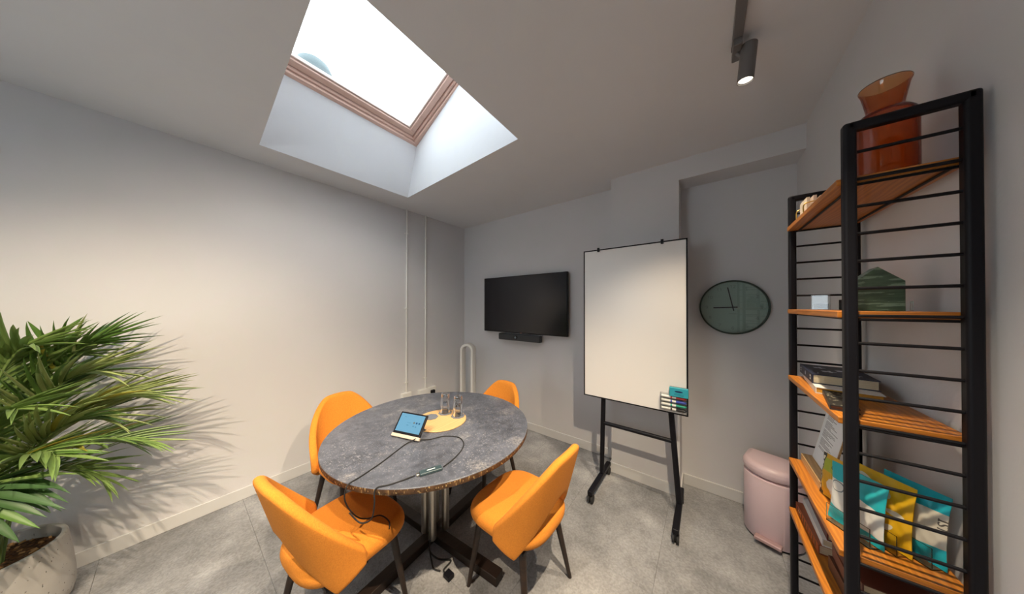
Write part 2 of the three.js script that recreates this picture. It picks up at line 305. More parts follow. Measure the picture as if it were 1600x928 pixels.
// ------------------------------------------------------------------ chairs
function seatGeo() {
  const n = 64, prof = []; // [scale inward (m), y]
  const yT = 0.478, yB = 0.375, r = 0.047;
  prof.push([1, yB - 0.004]);
  for (let k = 0; k <= 14; k++) { const a = -Math.PI / 2 + Math.PI * k / 14; prof.push([r - r * Math.cos(a), (yT + yB) / 2 - 0.004 + r * 1.02 * Math.sin(a)]); }
  prof.push([0.10, yT - 0.002], [0.16, yT], [1, yT]);
  const P = [], idx = [];
  for (const [ins, y] of prof) for (let i = 0; i < n; i++) {
    const a = 2 * Math.PI * i / n, c = Math.cos(a), s = Math.sin(a), e = 2 / 3.1;
    const front = s > 0;
    const hx = 0.222 + 0.010 * s, hz = front ? 0.222 : 0.236;
    const ux = Math.sign(c) * Math.abs(c) ** e, uz = Math.sign(s) * Math.abs(s) ** e;
    const kx = ins >= 1 ? 0 : Math.max(0, 1 - ins / hx), kz = ins >= 1 ? 0 : Math.max(0, 1 - ins / hz);
    P.push(ux * hx * kx, y - (front && ins < 1 ? 0.012 * uz * uz : 0), uz * hz * kz + 0.005);
  }
  for (let j = 0; j + 1 < prof.length; j++) for (let i = 0; i < n; i++) { const a = j * n + i, b = j * n + (i + 1) % n, c = a + n, d = b + n; idx.push(a, c, b, b, c, d); }
  const g = new THREE.BufferGeometry(); g.setAttribute('position', new THREE.Float32BufferAttribute(P, 3)); g.setIndex(idx); g.computeVertexNormals(); return g;
}
const sm = (a, b, x) => { const t = Math.max(0, Math.min(1, (x - a) / (b - a))); return t * t * (3 - 2 * t); };
function shellGeo() {
  const NU = 72, P = [], idx = [], loop = [];
  const K = 14, E = 7;          // points up a face, points round an edge
  for (let k = 0; k <= K; k++) loop.push([k / K, 1, 0]);
  for (let k = 1; k < E; k++) { const a = Math.PI * k / E; loop.push([1, Math.cos(a), Math.sin(a)]); }
  for (let k = K; k >= 0; k--) loop.push([k / K, -1, 0]);
  for (let k = 1; k < E; k++) { const a = Math.PI * k / E; loop.push([0, -Math.cos(a), -Math.sin(a)]); }
  const N = loop.length;
  for (let i = 0; i <= NU; i++) {
    const u = -1 + 2 * i / NU, au = Math.abs(u);
    const q = Math.max(0, (au - 0.14) / 0.86), top = 0.800 - 0.010 * sm(0.0, 0.3, au) - 0.330 * q * q / (q + 0.30) * 1.30;
    const w = Math.max(0, Math.min(1, (au - 0.05) / 0.55)), bot = 0.595 - 0.228 * (0.8 * w + 0.2 * sm(0, 1, w)) + 0.072 * Math.max(0, (au - 0.60) / 0.40);
    const endK = Math.sqrt(Math.max(0, 1 - Math.max(0, (au - 0.965) / 0.035) ** 2));
    const th = 0.021 * Math.max(0.05, endK);
    const mid = (top + bot) / 2, t2 = mid + (top - mid) * (0.55 + 0.45 * endK), b2 = mid + (bot - mid) * (0.55 + 0.45 * endK);
    for (const [v, o, e] of loop) {
      const y = b2 + (t2 - b2) * v + e * th, hgt = Math.max(-0.1, y - 0.45);
      const ang = u * 1.47;
      const sx = 0.236 + 0.014 * sm(0.42, 0.7, y), sz = 0.205;
      const e2 = 2 / 2.6, cs = Math.cos(ang), sn = Math.sin(ang);
      let x = Math.sign(sn) * Math.abs(sn) ** e2 * sx, z = -Math.sign(cs) * Math.abs(cs) ** e2 * sz;
      const lean = hgt * 0.27 * Math.max(0, cs) ** 0.7;
      // outward direction in plan
      const nl = Math.hypot(sn / sx, cs / sz), nx = sn / sx / nl, nz = -cs / sz / nl;
      x += nx * o * th; z += nz * o * th - lean;
      P.push(x, y, z);
    }
  }
  for (let i = 0; i < NU; i++) for (let k = 0; k < N; k++) { const a = i * N + k, b = i * N + (k + 1) % N, c = a + N, d = b + N; idx.push(a, b, c, b, d, c); }
  for (const i of [0, NU]) { for (let k = 1; k + 1 < N; k++) { const b = i * N; i ? idx.push(b, b + k, b + k + 1) : idx.push(b, b + k + 1, b + k); } }
  const g = new THREE.BufferGeometry(); g.setAttribute('position', new THREE.Float32BufferAttribute(P, 3)); g.setIndex(idx); g.computeVertexNormals(); return g;
}
function makeChair(label, p, turn) {
  const c = thing('upholstered_chair', label, 'chair', p, turn, 'orange chairs round the table');
  mesh('seat', seatGeo(), M.fabric, c); mesh('backrest', shellGeo(), M.fabric, c);
  mesh('seat_pan', bx(-0.17, 0.17, 0.355, 0.372, -0.16, 0.17, 0.004), M.black, c);
  for (const [x, z] of [[-1, 1], [1, 1], [-1, -1], [1, -1]]) mesh('leg', rod([x * (z > 0 ? 0.185 : 0.2), 0, z > 0 ? 0.195 : -0.205], [x * 0.15, 0.362, z * 0.14], 0.0105, 0.0185), M.darkWood, c);
  return c;
}
const chair = makeChair('orange chair with a cable lying across its seat front', [-1.39, 0, -0.512], Math.PI + 0.10);
dup(chair, 'orange chair standing beside the wheeled whiteboard', [-0.82, 0, -1.14], -Math.PI / 2 - 0.04);
dup(chair, 'orange chair between the table and the long plain wall with conduits', [-2.00, 0, -0.80], Math.PI / 2 + 0.06);
dup(chair, 'orange chair in front of the wall screen', [-1.455, 0, -1.53], 0.0);

// ------------------------------------------------------------------ things on the table
one('serving_board', 'round pale oak board under the stacked glasses', 'board', lathe([[0, 0], [0.163, 0], [0.167, 0.002], [0.167, 0.006], [0.164, 0.008], [0, 0.008]], 72), M.oak, [-1.41, TY, -1.075]);
const felt = std({ map: tex((u, v) => mul([0.40, 0.42, 0.46], 0.85 + 0.3 * noise(u, v, 120, 121)), 128, 128, 0.06), roughness: 1 });
const coaster = () => lathe([[0, 0], [0.046, 0], [0.047, 0.002], [0.046, 0.0045], [0, 0.0045]], 8);
const stacks = [[-1.468, -1.158, 'beside the bare coaster'], [-1.357, -1.178, 'toward the screen side chair']];
for (const [x, z, w] of stacks) {
  one('coaster', 'grey felt coaster under the glass stack ' + w, 'coaster', coaster(), felt, [x, TY + 0.008, z], 0.2);
  const prof = [[0, 0.086], [0.024, 0.086], [0.0265, 0.083], [0.0285, 0.06], [0.034, 0.002], [0.0345, 0], [0.0325, 0], [0.0265, 0.06], [0.0245, 0.076], [0, 0.076]];
  for (let k = 0; k < 2; k++) one('tumbler', 'clear glass tumbler ' + (k ? 'turned over on top of' : 'upside down at the bottom of') + ' the stack ' + w, 'glass', lathe(prof, 36), M.glass, [x, TY + 0.0127 + k * 0.047 + (k ? 0.001 : 0), z]);
}
one('coaster', 'empty grey felt coaster on the oak board by the tablet', 'coaster', coaster(), felt, [-1.487, TY + 0.008, -1.055], 0.1);
{
  const t = thing('tablet_console', 'tablet console with a pale blue screen leaning on its stand', 'tablet', [-1.37, TY, -0.80], 0.30);
  const tilt = (g) => g.rotateX(-0.66).translate(0, 0.012, 0.0);
  mesh('base_strip', tilt(bx(-0.098, 0.098, -0.006, 0.012, -0.008, 0.009, 0.004)), M.creamPlastic, t);
  mesh('body', tilt(bx(-0.096, 0.096, 0.0125, 0.132, -0.007, 0.006, 0.004)), M.black, t);
  const scr = canvasTex(512, 340, (g, w, h) => {
    g.fillStyle = '#86c6e6'; g.fillRect(0, 0, w, h);
    g.fillStyle = '#5d9dbe'; g.fillRect(90, 60, 40, 5); g.fillRect(180, 160, 90, 4); g.fillRect(190, 205, 44, 9);
    [['#8b8f86', 330], ['#2f5f93', 385], ['#2c6f96', 440]].forEach(([c, x]) => { g.fillStyle = c; g.beginPath(); g.arc(x, 150, 18, 0, 7); g.fill(); });
    g.fillStyle = '#5b9cc0'; g.fillRect(325, 205, 26, 18); g.fillRect(378, 210, 26, 18);
  });
  const sg = new THREE.PlaneGeometry(0.170, 0.098).translate(0, 0.074, 0.0066); tilt(sg);
  mesh('screen', sg, std({ color: 0x111111, map: scr, roughness: 0.25, emissive: col(1, 1, 1), emissiveMap: scr, emissiveIntensity: 0.75 }), t, true);
  mesh('stand_leg', [rod([-0.03, 0.008, -0.115], [-0.03, 0.085, -0.07], 0.004), rod([0.03, 0.008, -0.115], [0.03, 0.085, -0.07], 0.004), rod([-0.05, 0.006, -0.115], [0.05, 0.006, -0.115], 0.006)], M.black, t);
}
one('tablet_cable', 'black cable running from the tablet over the table edge', 'cable', tube([[-1.285, 0.80, -0.868], [-1.29, 0.765, -0.83], [-1.315, 0.746, -0.78], [-1.29, 0.7435, -0.70], [-1.255, 0.7435, -0.61], [-1.225, 0.7435, -0.50], [-1.212, 0.7445, -0.449], [-1.208, 0.735, -0.440], [-1.215, 0.69, -0.437], [-1.25, 0.57, -0.49], [-1.29, 0.4885, -0.56], [-1.27, 0.4815, -0.61], [-1.20, 0.4800, -0.62], [-1.16, 0.4805, -0.60]], 0.003, 110), M.rubber);
one('adapter_cable', 'black cable looping from the tablet foot to the small adapter', 'cable', tube([[-1.282, 0.752, -0.838], [-1.255, 0.7435, -0.88], [-1.22, 0.7435, -0.95], [-1.14, 0.7435, -0.995], [-1.07, 0.7435, -0.97], [-1.03, 0.7435, -0.92], [-1.00, 0.7435, -0.84], [-0.988, 0.7445, -0.77]], 0.003, 60), M.rubber);
{
  const t = thing('video_adapter', 'small dark adapter box lying near the table edge', 'adapter', [-1.008, TY, -0.715], -0.42);
  mesh('case', bx(-0.016, 0.016, 0, 0.013, -0.05, 0.05, 0.004), std({ color: col(0.035, 0.06, 0.07), roughness: 0.35 }), t);
  mesh('printed_label', bx(-0.003, 0.003, 0.0131, 0.0134, -0.018, 0.018), std({ color: col(0.55, 0.6, 0.6) }), t);
  mesh('connector', bx(-0.009, 0.009, 0.002, 0.011, 0.0505, 0.064, 0.002), M.steel, t);
}
one('hanging_cable', 'black cable hanging from the adapter in a loop below the table edge', 'cable', tube([[-1.036, 0.7465, -0.652], [-1.055, 0.7435, -0.60], [-1.075, 0.7435, -0.55], [-1.095, 0.7445, -0.517], [-1.099, 0.735, -0.507], [-1.10, 0.68, -0.506], [-1.13, 0.60, -0.505], [-1.18, 0.575, -0.485], [-1.215, 0.62, -0.455]], 0.003, 80), M.rubber);
{
  const t = thing('floor_cable', 'black power lead dropping from the table column to a plug on the carpet', 'cable', [0, 0, 0]);
  mesh('lead', tube([[-1.352, 0.07, -0.955], [-1.33, 0.03, -0.935], [-1.27, 0.006, -0.95], [-1.20, 0.006, -0.99], [-1.19, 0.006, -0.93], [-1.165, 0.01, -0.92]], 0.0045, 60), M.rubber, t);
  mesh('lead', tube([[-1.33, 0.03, -0.935], [-1.29, 0.006, -0.92], [-1.24, 0.006, -0.90], [-1.20, 0.006, -0.915]], 0.004, 40), M.rubber, t);
  mesh('plug', bx(-1.165, -1.115, 0, 0.024, -0.945, -0.905, 0.005), M.black, t);
}

// ------------------------------------------------------------------ screen wall
{
  const t = thing('wall_screen', 'large black flat screen on the wall', 'screen', [-1.795, 1.522, ZF]);
  mesh('body', bx(-0.61, 0.61, -0.354, 0.354, 0.035, 0.072, 0.006), M.black, t);
  mesh('wall_mount', bx(-0.25, 0.25, -0.2, 0.2, 0, 0.034), M.black, t);
  mesh('display', bx(-0.603, 0.603, -0.342, 0.348, 0.0722, 0.0735), phys({ color: col(0.006, 0.007, 0.012), roughness: 0.16 }), t);
  mesh('indicator', bx(-0.012, 0.012, -0.352, -0.346, 0.0722, 0.0745), std({ color: col(0.5, 0.12, 0.03), roughness: 0.4 }), t);
  const b = thing('video_bar', 'dark conference camera bar fixed below the wall screen', 'camera', [-1.825, 1.118, ZF]);
  mesh('housing', bx(-0.31, 0.31, -0.042, 0.04, 0.03, 0.095, 0.014), std({ color: col(0.03, 0.032, 0.036), roughness: 0.6 }), b);
  mesh('bracket', bx(-0.08, 0.08, -0.02, 0.03, 0, 0.0295), M.black, b);
  const l = mesh('lens', new THREE.CylinderGeometry(0.022, 0.024, 0.012, 28).rotateX(Math.PI / 2).translate(-0.03, 0, 0.1), M.blackGloss, b);
  mesh('lens_glass', new THREE.CylinderGeometry(0.014, 0.014, 0.003, 24).rotateX(Math.PI / 2).translate(-0.03, 0, 0.1078), phys({ color: col(0.12, 0.18, 0.24), roughness: 0.05 }), l);
}
{ // tower fan
  const t = thing('tower_fan', 'white loop shaped tower fan in the room corner', 'fan', [-2.53, 0, -2.37], 0.35);
  mesh('base', lathe([[0, 0], [0.095, 0], [0.098, 0.006], [0.098, 0.19], [0.092, 0.2], [0, 0.2]], 40), M.whitePlastic, t);
  const w = 0.088, y0 = 0.2, y1 = 1.0, th = 0.022, sh = new THREE.Shape();
  sh.moveTo(-w, y0); sh.lineTo(-w, y1 - w); sh.absarc(0, y1 - w, w, Math.PI, 0, true); sh.lineTo(w, y0); sh.closePath();
  const ho = new THREE.Path(), q = w - th; ho.moveTo(-q, y0 + 0.03); ho.lineTo(q, y0 + 0.03); ho.lineTo(q, y1 - w); ho.absarc(0, y1 - w, q, 0, Math.PI, false); ho.closePath(); sh.holes.push(ho);
  mesh('loop', toCreasedNormals(new THREE.ExtrudeGeometry(sh, { depth: 0.10, bevelEnabled: true, bevelSize: 0.004, bevelThickness: 0.004, bevelSegments: 2, curveSegments: 28 }).translate(0, 0, -0.05), 0.6), M.whitePlastic, t);
}

// ------------------------------------------------------------------ whiteboard easel and its pens
{
  const t = thing('whiteboard_easel', 'white flipchart board on a black wheeled stand', 'whiteboard', [0, 0, 0]);
  const X0 = -0.845, X1 = -0.100, Y0 = 0.735, Y1 = 1.975, Z = -2.15;
  mesh('board_panel', bx(X0 + 0.007, X1 - 0.007, Y0 + 0.007, Y1 - 0.007, Z - 0.018, Z + 0.001), phys({ color: col(0.82, 0.80, 0.77), roughness: 0.3 }), t);
  mesh('frame', [bx(X0, X0 + 0.009, Y0, Y1, Z - 0.02, Z + 0.004), bx(X1 - 0.009, X1, Y0, Y1, Z - 0.02, Z + 0.004), bx(X0, X1, Y0, Y0 + 0.009, Z - 0.02, Z + 0.004), bx(X0, X1, Y1 - 0.009, Y1, Z - 0.02, Z + 0.004)], M.black, t);
  for (const x of [-0.715, -0.252]) mesh('paper_hook', [bx(x - 0.009, x + 0.009, Y1 - 0.022, Y1 + 0.012, Z + 0.0045, Z + 0.018, 0.003), rod([x, Y1 - 0.015, Z + 0.01], [x, Y1 - 0.02, Z + 0.032], 0.004)], M.black, t);
  for (const [xt, xb] of [[-0.688, -0.706], [-0.212, -0.158]]) {
    const p = mesh('post', rod([xt - (xb - xt) * 0.5, 1.2, Z - 0.035], [xb, 0.085, Z - 0.035], 0.0185, 0.0185, 20), M.black, t);
    const f = mesh('foot', bx(xb - 0.019, xb + 0.019, 0.066, 0.098, -2.385, -1.905, 0.006), M.black, t);
    for (const z of [-2.352, -1.93]) mesh('caster', [new THREE.CylinderGeometry(0.03, 0.03, 0.011, 24).rotateZ(Math.PI / 2).translate(xb - 0.012, 0.03, z), new THREE.CylinderGeometry(0.03, 0.03, 0.011, 24).rotateZ(Math.PI / 2).translate(xb + 0.012, 0.03, z), bx(xb - 0.005, xb + 0.005, 0.02, 0.066, z - 0.016, z + 0.016, 0.004)], M.rubber, f);
  }
  mesh('crossbar', rod([-0.693, 0.522, Z - 0.035], [-0.188, 0.522, Z - 0.035], 0.0155, 0.0155, 20), M.black, t);
}
{
  const h = thing('pen_tray', 'clear acrylic pen holder stuck on the whiteboard', 'pen holder', [-0.178, 0.82, -2.145]);
  mesh('back_plate', bx(-0.085, 0.075, -0.058, 0.058, 0, 0.003, 0.001), M.acrylic, h);
  for (const y of [-0.058, -0.030, -0.002, 0.026]) mesh('ledge', bx(-0.085, 0.075, y, y + 0.0025, 0.0032, 0.024), M.acrylic, h);
  mesh('side', bx(-0.088, -0.0855, -0.058, 0.058, 0, 0.024), M.acrylic, h);
  const white = std({ color: col(0.80, 0.79, 0.74), roughness: 0.35 });
  [['red', [0.55, 0.04, 0.04], 0.0285], ['blue', [0.05, 0.08, 0.42], 0.0005], ['green', [0.02, 0.30, 0.20], -0.0275], ['black', [0.02, 0.02, 0.022], -0.0555]].forEach(([n, c, y]) => {
    const p = thing('marker_pen', 'white marker pen with a ' + n + ' cap in the acrylic holder', 'marker', [-0.178, 0.82 + y + 0.0091, -2.145 + 0.0125]);
    mesh('barrel', new THREE.CylinderGeometry(0.009, 0.009, 0.088, 20).rotateZ(Math.PI / 2).translate(-0.036, 0, 0), white, p);
    mesh('cap', lathe([[0, -0.03], [0.0094, -0.03], [0.0094, 0.016], [0.006, 0.03], [0, 0.03]], 20).rotateZ(-Math.PI / 2).translate(0.0385, 0, 0), std({ color: col(...c), roughness: 0.35 }), p);
    mesh('label_band', new THREE.CylinderGeometry(0.0093, 0.0093, 0.010, 20).rotateZ(Math.PI / 2).translate(-0.02, 0, 0), std({ color: col(...mul(c, 1.2)), roughness: 0.4 }), p);
  });
  const e = thing('board_eraser', 'turquoise board eraser resting on the red capped pen', 'eraser', [-0.153, 0.8671, -2.1335], 0);
  mesh('felt_pad', bx(-0.056, 0.056, 0, 0.064, -0.0105, -0.002, 0.002), std({ color: col(0.08, 0.09, 0.10), roughness: 1 }), e);
  mesh('body', bx(-0.056, 0.056, 0, 0.064, -0.0018, 0.019, 0.004), std({ color: col(0.03, 0.36, 0.44), roughness: 0.4 }), e);
  const pr = canvasTex(256, 144, (g, w, h) => { g.fillStyle = '#2f9fb4'; g.fillRect(0, 0, w, h); g.fillStyle = '#16345e'; g.beginPath(); g.ellipse(128, 56, 62, 17, 0, 0, 7); g.fill(); g.strokeStyle = '#0f5a6a'; g.lineWidth = 7; for (const y of [98, 118]) { g.beginPath(); g.moveTo(60, y); g.lineTo(200, y + 6); g.stroke(); } });
  mesh('print', new THREE.PlaneGeometry(0.1, 0.054).translate(0, 0.032, 0.0194), std({ map: pr, roughness: 0.4 }), e, true);
}

// ------------------------------------------------------------------ clock
{
  const t = thing('wall_clock', 'round green rimmed wall clock above the pink bin', 'clock', [0.165, 1.492, ZF]);
  const R = 0.207;
  mesh('rim', new THREE.LatheGeometry([[R - 0.012, 0.0], [R, 0.004], [R + 0.001, 0.032], [R - 0.003, 0.036], [R - 0.008, 0.034], [R - 0.009, 0.012]].map((p) => new THREE.Vector2(...p)), 80).rotateX(Math.PI / 2), std({ color: col(0.045, 0.075, 0.06), roughness: 0.4, metalness: 0.3 }), t);
  const face = canvasTex(512, 512, (g, w, h) => {
    g.fillStyle = '#8fa298'; g.fillRect(0, 0, w, h); g.fillStyle = '#6b7c74'; g.textAlign = 'center'; g.textBaseline = 'middle';
    g.font = '44px sans-serif'; for (let i = 1; i <= 12; i++) { const a = i * Math.PI / 6; g.fillText(String(i), 256 + Math.sin(a) * 208, 256 - Math.cos(a) * 208); }
    g.fillRect(226, 318, 60, 4);
  });
  const fg = new THREE.CircleGeometry(R - 0.010, 72).translate(0, 0, 0.010);
  mesh('dial', fg, std({ map: face, roughness: 0.6 }), t, true);
  const hand = (deg, len, tail, w, z) => { const g = bx(-w, w, -tail, len, z, z + 0.0015); g.rotateZ(-deg * Math.PI / 180); return g; };
  mesh('minute_hand', hand(-11, 0.158, 0.028, 0.0035, 0.018), M.black, t);
  mesh('hour_hand', hand(268, 0.118, 0.028, 0.0042, 0.015), M.black, t);
  mesh('hub', new THREE.CylinderGeometry(0.007, 0.007, 0.01, 20).rotateX(Math.PI / 2).translate(0, 0, 0.017), M.black, t);
  mesh('cover_glass', new THREE.CylinderGeometry(R - 0.0095, R - 0.0095, 0.002, 72).rotateX(Math.PI / 2).translate(0, 0, 0.029), M.pane, t);
}

// ------------------------------------------------------------------ pink bin
{
  const t = thing('pedal_bin', 'pale pink half round pedal bin on the floor under the clock', 'bin', [0.345, 0, -2.37], -0.30);
  const out = (s, y0, y1, bevel) => {        // D shaped outline: round front, flat back
    const w = 0.142 * s, sh = new THREE.Shape(); sh.moveTo(-w, -0.10 * s); sh.lineTo(-w, 0.0); sh.absellipse(0, 0.0, w, 0.135 * s, Math.PI, 0, true); sh.lineTo(w, -0.10 * s); sh.quadraticCurveTo(w, -0.122 * s, w - 0.022, -0.122 * s); sh.lineTo(-w + 0.022, -0.122 * s); sh.quadraticCurveTo(-w, -0.122 * s, -w, -0.10 * s);
    const g = new THREE.ExtrudeGeometry(sh, { depth: y1 - y0 - 2 * bevel, bevelEnabled: bevel > 0, bevelSize: bevel, bevelThickness: bevel, bevelSegments: 6, curveSegments: 40, bevelOffset: -bevel });
    return toCreasedNormals(g.rotateX(Math.PI / 2).scale(1, -1, 1).scale(1, 1, 1).translate(0, y0 + bevel, 0), 0.7);
  };
  const flip = (g) => { g = g.index ? g.toNonIndexed() : g; const p = g.attributes.position.array; for (let i = 0; i < p.length; i += 9) for (let k = 0; k < 3; k++) { const s = p[i + 3 + k]; p[i + 3 + k] = p[i + 6 + k]; p[i + 6 + k] = s; } g.deleteAttribute('normal'); g.computeVertexNormals(); return toCreasedNormals(g, 0.7); };
  mesh('foot_ring', flip(out(0.94, 0, 0.02, 0)), M.black, t);
  mesh('body', flip(out(1, 0.014, 0.402, 0.004)), M.pink, t);
  mesh('lid', flip(out(1.03, 0.406, 0.485, 0.034)), M.pink, t);
  mesh('hinge', bx(-0.05, 0.05, 0.35, 0.44, -0.142, -0.123, 0.006), M.pinkDark, t);
  mesh('pedal', bx(-0.062, 0.062, 0.030, 0.052, 0.128, 0.172, 0.006), M.pinkDark, t);
}

// ------------------------------------------------------------------ ladder shelf
const SZ0 = -1.672, SZ1 = -1.10, SX0 = 0.297, SX1 = 0.497, SY = [0.592, 0.811, 1.176, 1.468, 1.834];     // underside heights of the shelves
const ST = 0.018;
{
  const t = thing('ladder_shelf', 'black ladder frame shelving with five teak shelves', 'shelving', [0, 0, 0]);
  for (const z of [SZ0, SZ1]) {
    const hz = 0.013, w = 0.024;
    const f = mesh('ladder_frame', [bx(SX0, SX0 + w, 0, 1.992, z - hz, z + hz, 0.007), bx(SX1 - w, SX1, 0, 1.992, z - hz, z + hz, 0.007), bx(SX0 + 0.004, SX1 - 0.004, 1.968, 1.992, z - hz, z + hz, 0.007)], M.black, t);
    for (let k = -14; k <= 12; k++) { const y = 1.037 + k * 0.0729; if (y > 0.06 && y < 1.94) mesh('rung', rod([SX0 + w - 0.002, y, z], [SX1 - w + 0.002, y, z], 0.0042, 0.0042, 10), M.black, f); }
  }
  SY.forEach((y, i) => {
    const s = mesh('shelf_board', bx(SX0 - 0.006, SX1 - 0.004, y, y + ST, SZ0 + 0.0135, SZ1 - 0.0135, 0.002), M.teak, t);
    mesh('support_wire', [rod([SX0 + 0.02, y - 0.004, SZ1 - 0.018], [SX1 - 0.02, y - 0.004, SZ1 - 0.018], 0.0035), rod([SX0 + 0.02, y - 0.004, SZ0 + 0.018], [SX1 - 0.02, y - 0.004, SZ0 + 0.018], 0.0035), rod([SX1 - 0.028, y - 0.004, SZ0 + 0.018], [SX1 - 0.028, y - 0.004, SZ1 - 0.018], 0.0035), rod([SX0 + 0.028, y - 0.004, SZ0 + 0.018], [SX0 + 0.028, y - 0.004, SZ1 - 0.018], 0.0035)], M.black, s);
  });
}
const top = SY.map((y) => y + ST);
// amber vase
{
  const o = [[0, 0], [0.048, 0], [0.0545, 0.006], [0.056, 0.03], [0.056, 0.17], [0.053, 0.192], [0.044, 0.204], [0.034, 0.209], [0.033, 0.216], [0.034, 0.225], [0.042, 0.270], [0.0455, 0.280], [0.0465, 0.284]];
  const n = [[0.0455, 0.2865], [0.0425, 0.283], [0.038, 0.270], [0.0295, 0.226], [0.0285, 0.216], [0.0295, 0.206], [0.040, 0.1985], [0.0485, 0.188], [0.051, 0.169], [0.051, 0.03], [0.049, 0.012], [0.044, 0.009], [0, 0.008]];
  one('glass_vase', 'amber glass vase with a flared neck on the top shelf', 'vase', lathe([...o, ...n], 72), M.amber, [0.413, top[4] + 0.0005, -1.235]);
}
{ // small card stack in a gold wire holder
  const t = thing('wire_card_holder', 'gold wire holder with cream cards on the top shelf', 'holder', [0.375, top[4], -1.575]);
  const gold = std({ color: col(0.62, 0.42, 0.12), metalness: 1, roughness: 0.35 });
  mesh('wire_frame', [-0.05, 0.05].map((z) => tube([[-0.06, 0.003, z], [-0.06, 0.055, z], [-0.05, 0.062, z], [0.05, 0.062, z], [0.06, 0.055, z], [0.06, 0.003, z]], 0.0022, 40)).concat([rod([-0.06, 0.003, -0.05], [-0.06, 0.003, 0.05], 0.0022), rod([0.06, 0.003, -0.05], [0.06, 0.003, 0.05], 0.0022)]), gold, t);
  for (let k = 0; k < 5; k++) mesh('card', bx(-0.052 + k * 0.018, -0.042 + k * 0.018, 0.004, 0.085 + 0.004 * (k % 2), -0.045, 0.045, 0.001), std({ color: col(0.72, 0.64 - 0.03 * k, 0.52), roughness: 0.8 }), t);
}
// stone house, acrylic blocks
{
  const sh = new THREE.Shape(); sh.moveTo(-0.045, 0); sh.lineTo(0.045, 0); sh.lineTo(0.045, 0.085); sh.lineTo(0, 0.128); sh.lineTo(-0.045, 0.085); sh.closePath();
  one('stone_house', 'green marble block shaped like a house', 'ornament', new THREE.ExtrudeGeometry(sh, { depth: 0.06, bevelEnabled: true, bevelSize: 0.001, bevelThickness: 0.001, bevelSegments: 1 }).translate(0, 0.001, -0.03), M.marble, [0.407, top[3], -1.285], -0.06);
  const a = thing('acrylic_block', 'clear acrylic block with a grey picture inside', 'ornament', [0.375, top[3], -1.60], -0.3);
  mesh('block', bx(-0.025, 0.025, 0, 0.06, -0.012, 0.012, 0.001), M.acrylic, a);
  mesh('inlay', bx(-0.02, 0.02, 0.004, 0.024, -0.0145, -0.0125), std({ color: col(0.2, 0.2, 0.2), roughness: 0.6 }), a);
  one('small_box', 'small black box beside the acrylic block', 'box', bx(-0.018, 0.018, 0, 0.04, -0.02, 0.02, 0.002), M.black, [0.445, top[3], -1.60]);
  one('acrylic_cube', 'low clear acrylic cube beside the marble house', 'ornament', bx(-0.012, 0.012, 0, 0.03, -0.012, 0.012, 0.001), M.acrylic, [0.466, top[3], -1.30]);
}
// books
const paperEdge = std({ map: tex((u, v) => mul([0.86, 0.80, 0.68], 0.86 + 0.16 * noise(u, v, 4, 131, 128)), 64, 256, [0.1, 0.03]), roughness: 0.9 });
const paperGold = std({ map: tex((u, v) => mul([0.86, 0.64, 0.24], 0.86 + 0.16 * noise(u, v, 4, 133, 128)), 64, 256, [0.1, 0.03]), roughness: 0.9 });
function book(label, [x, y, z], turn, w, th, len, cover, pages = paperEdge, art) {   // spine faces -x
  const b = thing('book', label, 'book', [x, y, z], turn, 'books lying on the shelves');
  mesh('cover', [bx(-w / 2, w / 2, 0, 0.0025, -len / 2, len / 2), bx(-w / 2, w / 2, th - 0.0025, th, -len / 2, len / 2), bx(-w / 2, -w / 2 + 0.003, 0.0025, th - 0.0025, -len / 2, len / 2)], cover, b);
  mesh('pages', bx(-w / 2 + 0.0032, w / 2 - 0.004, 0.0027, th - 0.0027, -len / 2 + 0.004, len / 2 - 0.004), pages, b);
  if (art) art(b);
  return b;
}
const cov = (r, g, b) => std({ color: col(r, g, b), roughness: 0.5 });
const coverPrint = (b, w, th, len, draw, bg) => {
  mesh('cover_print', new THREE.PlaneGeometry(w * 0.96, len * 0.96).rotateX(-Math.PI / 2).translate(0, th + 0.0004, 0), std({ map: canvasTex(256, 384, (g, W, Hh) => { g.fillStyle = bg; g.fillRect(0, 0, W, Hh); draw(g, W, Hh); }), roughness: 0.5 }), b, true);
};
const spinePrint = (b, w, th, len, draw, bg) => {
  mesh('spine_print', new THREE.PlaneGeometry(len * 0.97, th * 0.9).rotateY(-Math.PI / 2).translate(-w / 2 - 0.0004, th / 2, 0), std({ map: canvasTex(512, 64, (g, W, Hh) => { g.fillStyle = bg; g.fillRect(0, 0, W, Hh); draw(g, W, Hh); }), roughness: 0.5 }), b, true);
};
book('white spined book with mustard page edges under the navy book', [0.392, top[2], -1.495], -0.10, 0.145, 0.022, 0.27, cov(0.72, 0.70, 0.66), paperGold, (b) => spinePrint(b, 0.145, 0.022, 0.27, (g, W, h) => { g.fillStyle = '#4a4440'; g.font = '30px sans-serif'; g.fillText('— — — —', 90, 44); }, '#d9d4ca'));
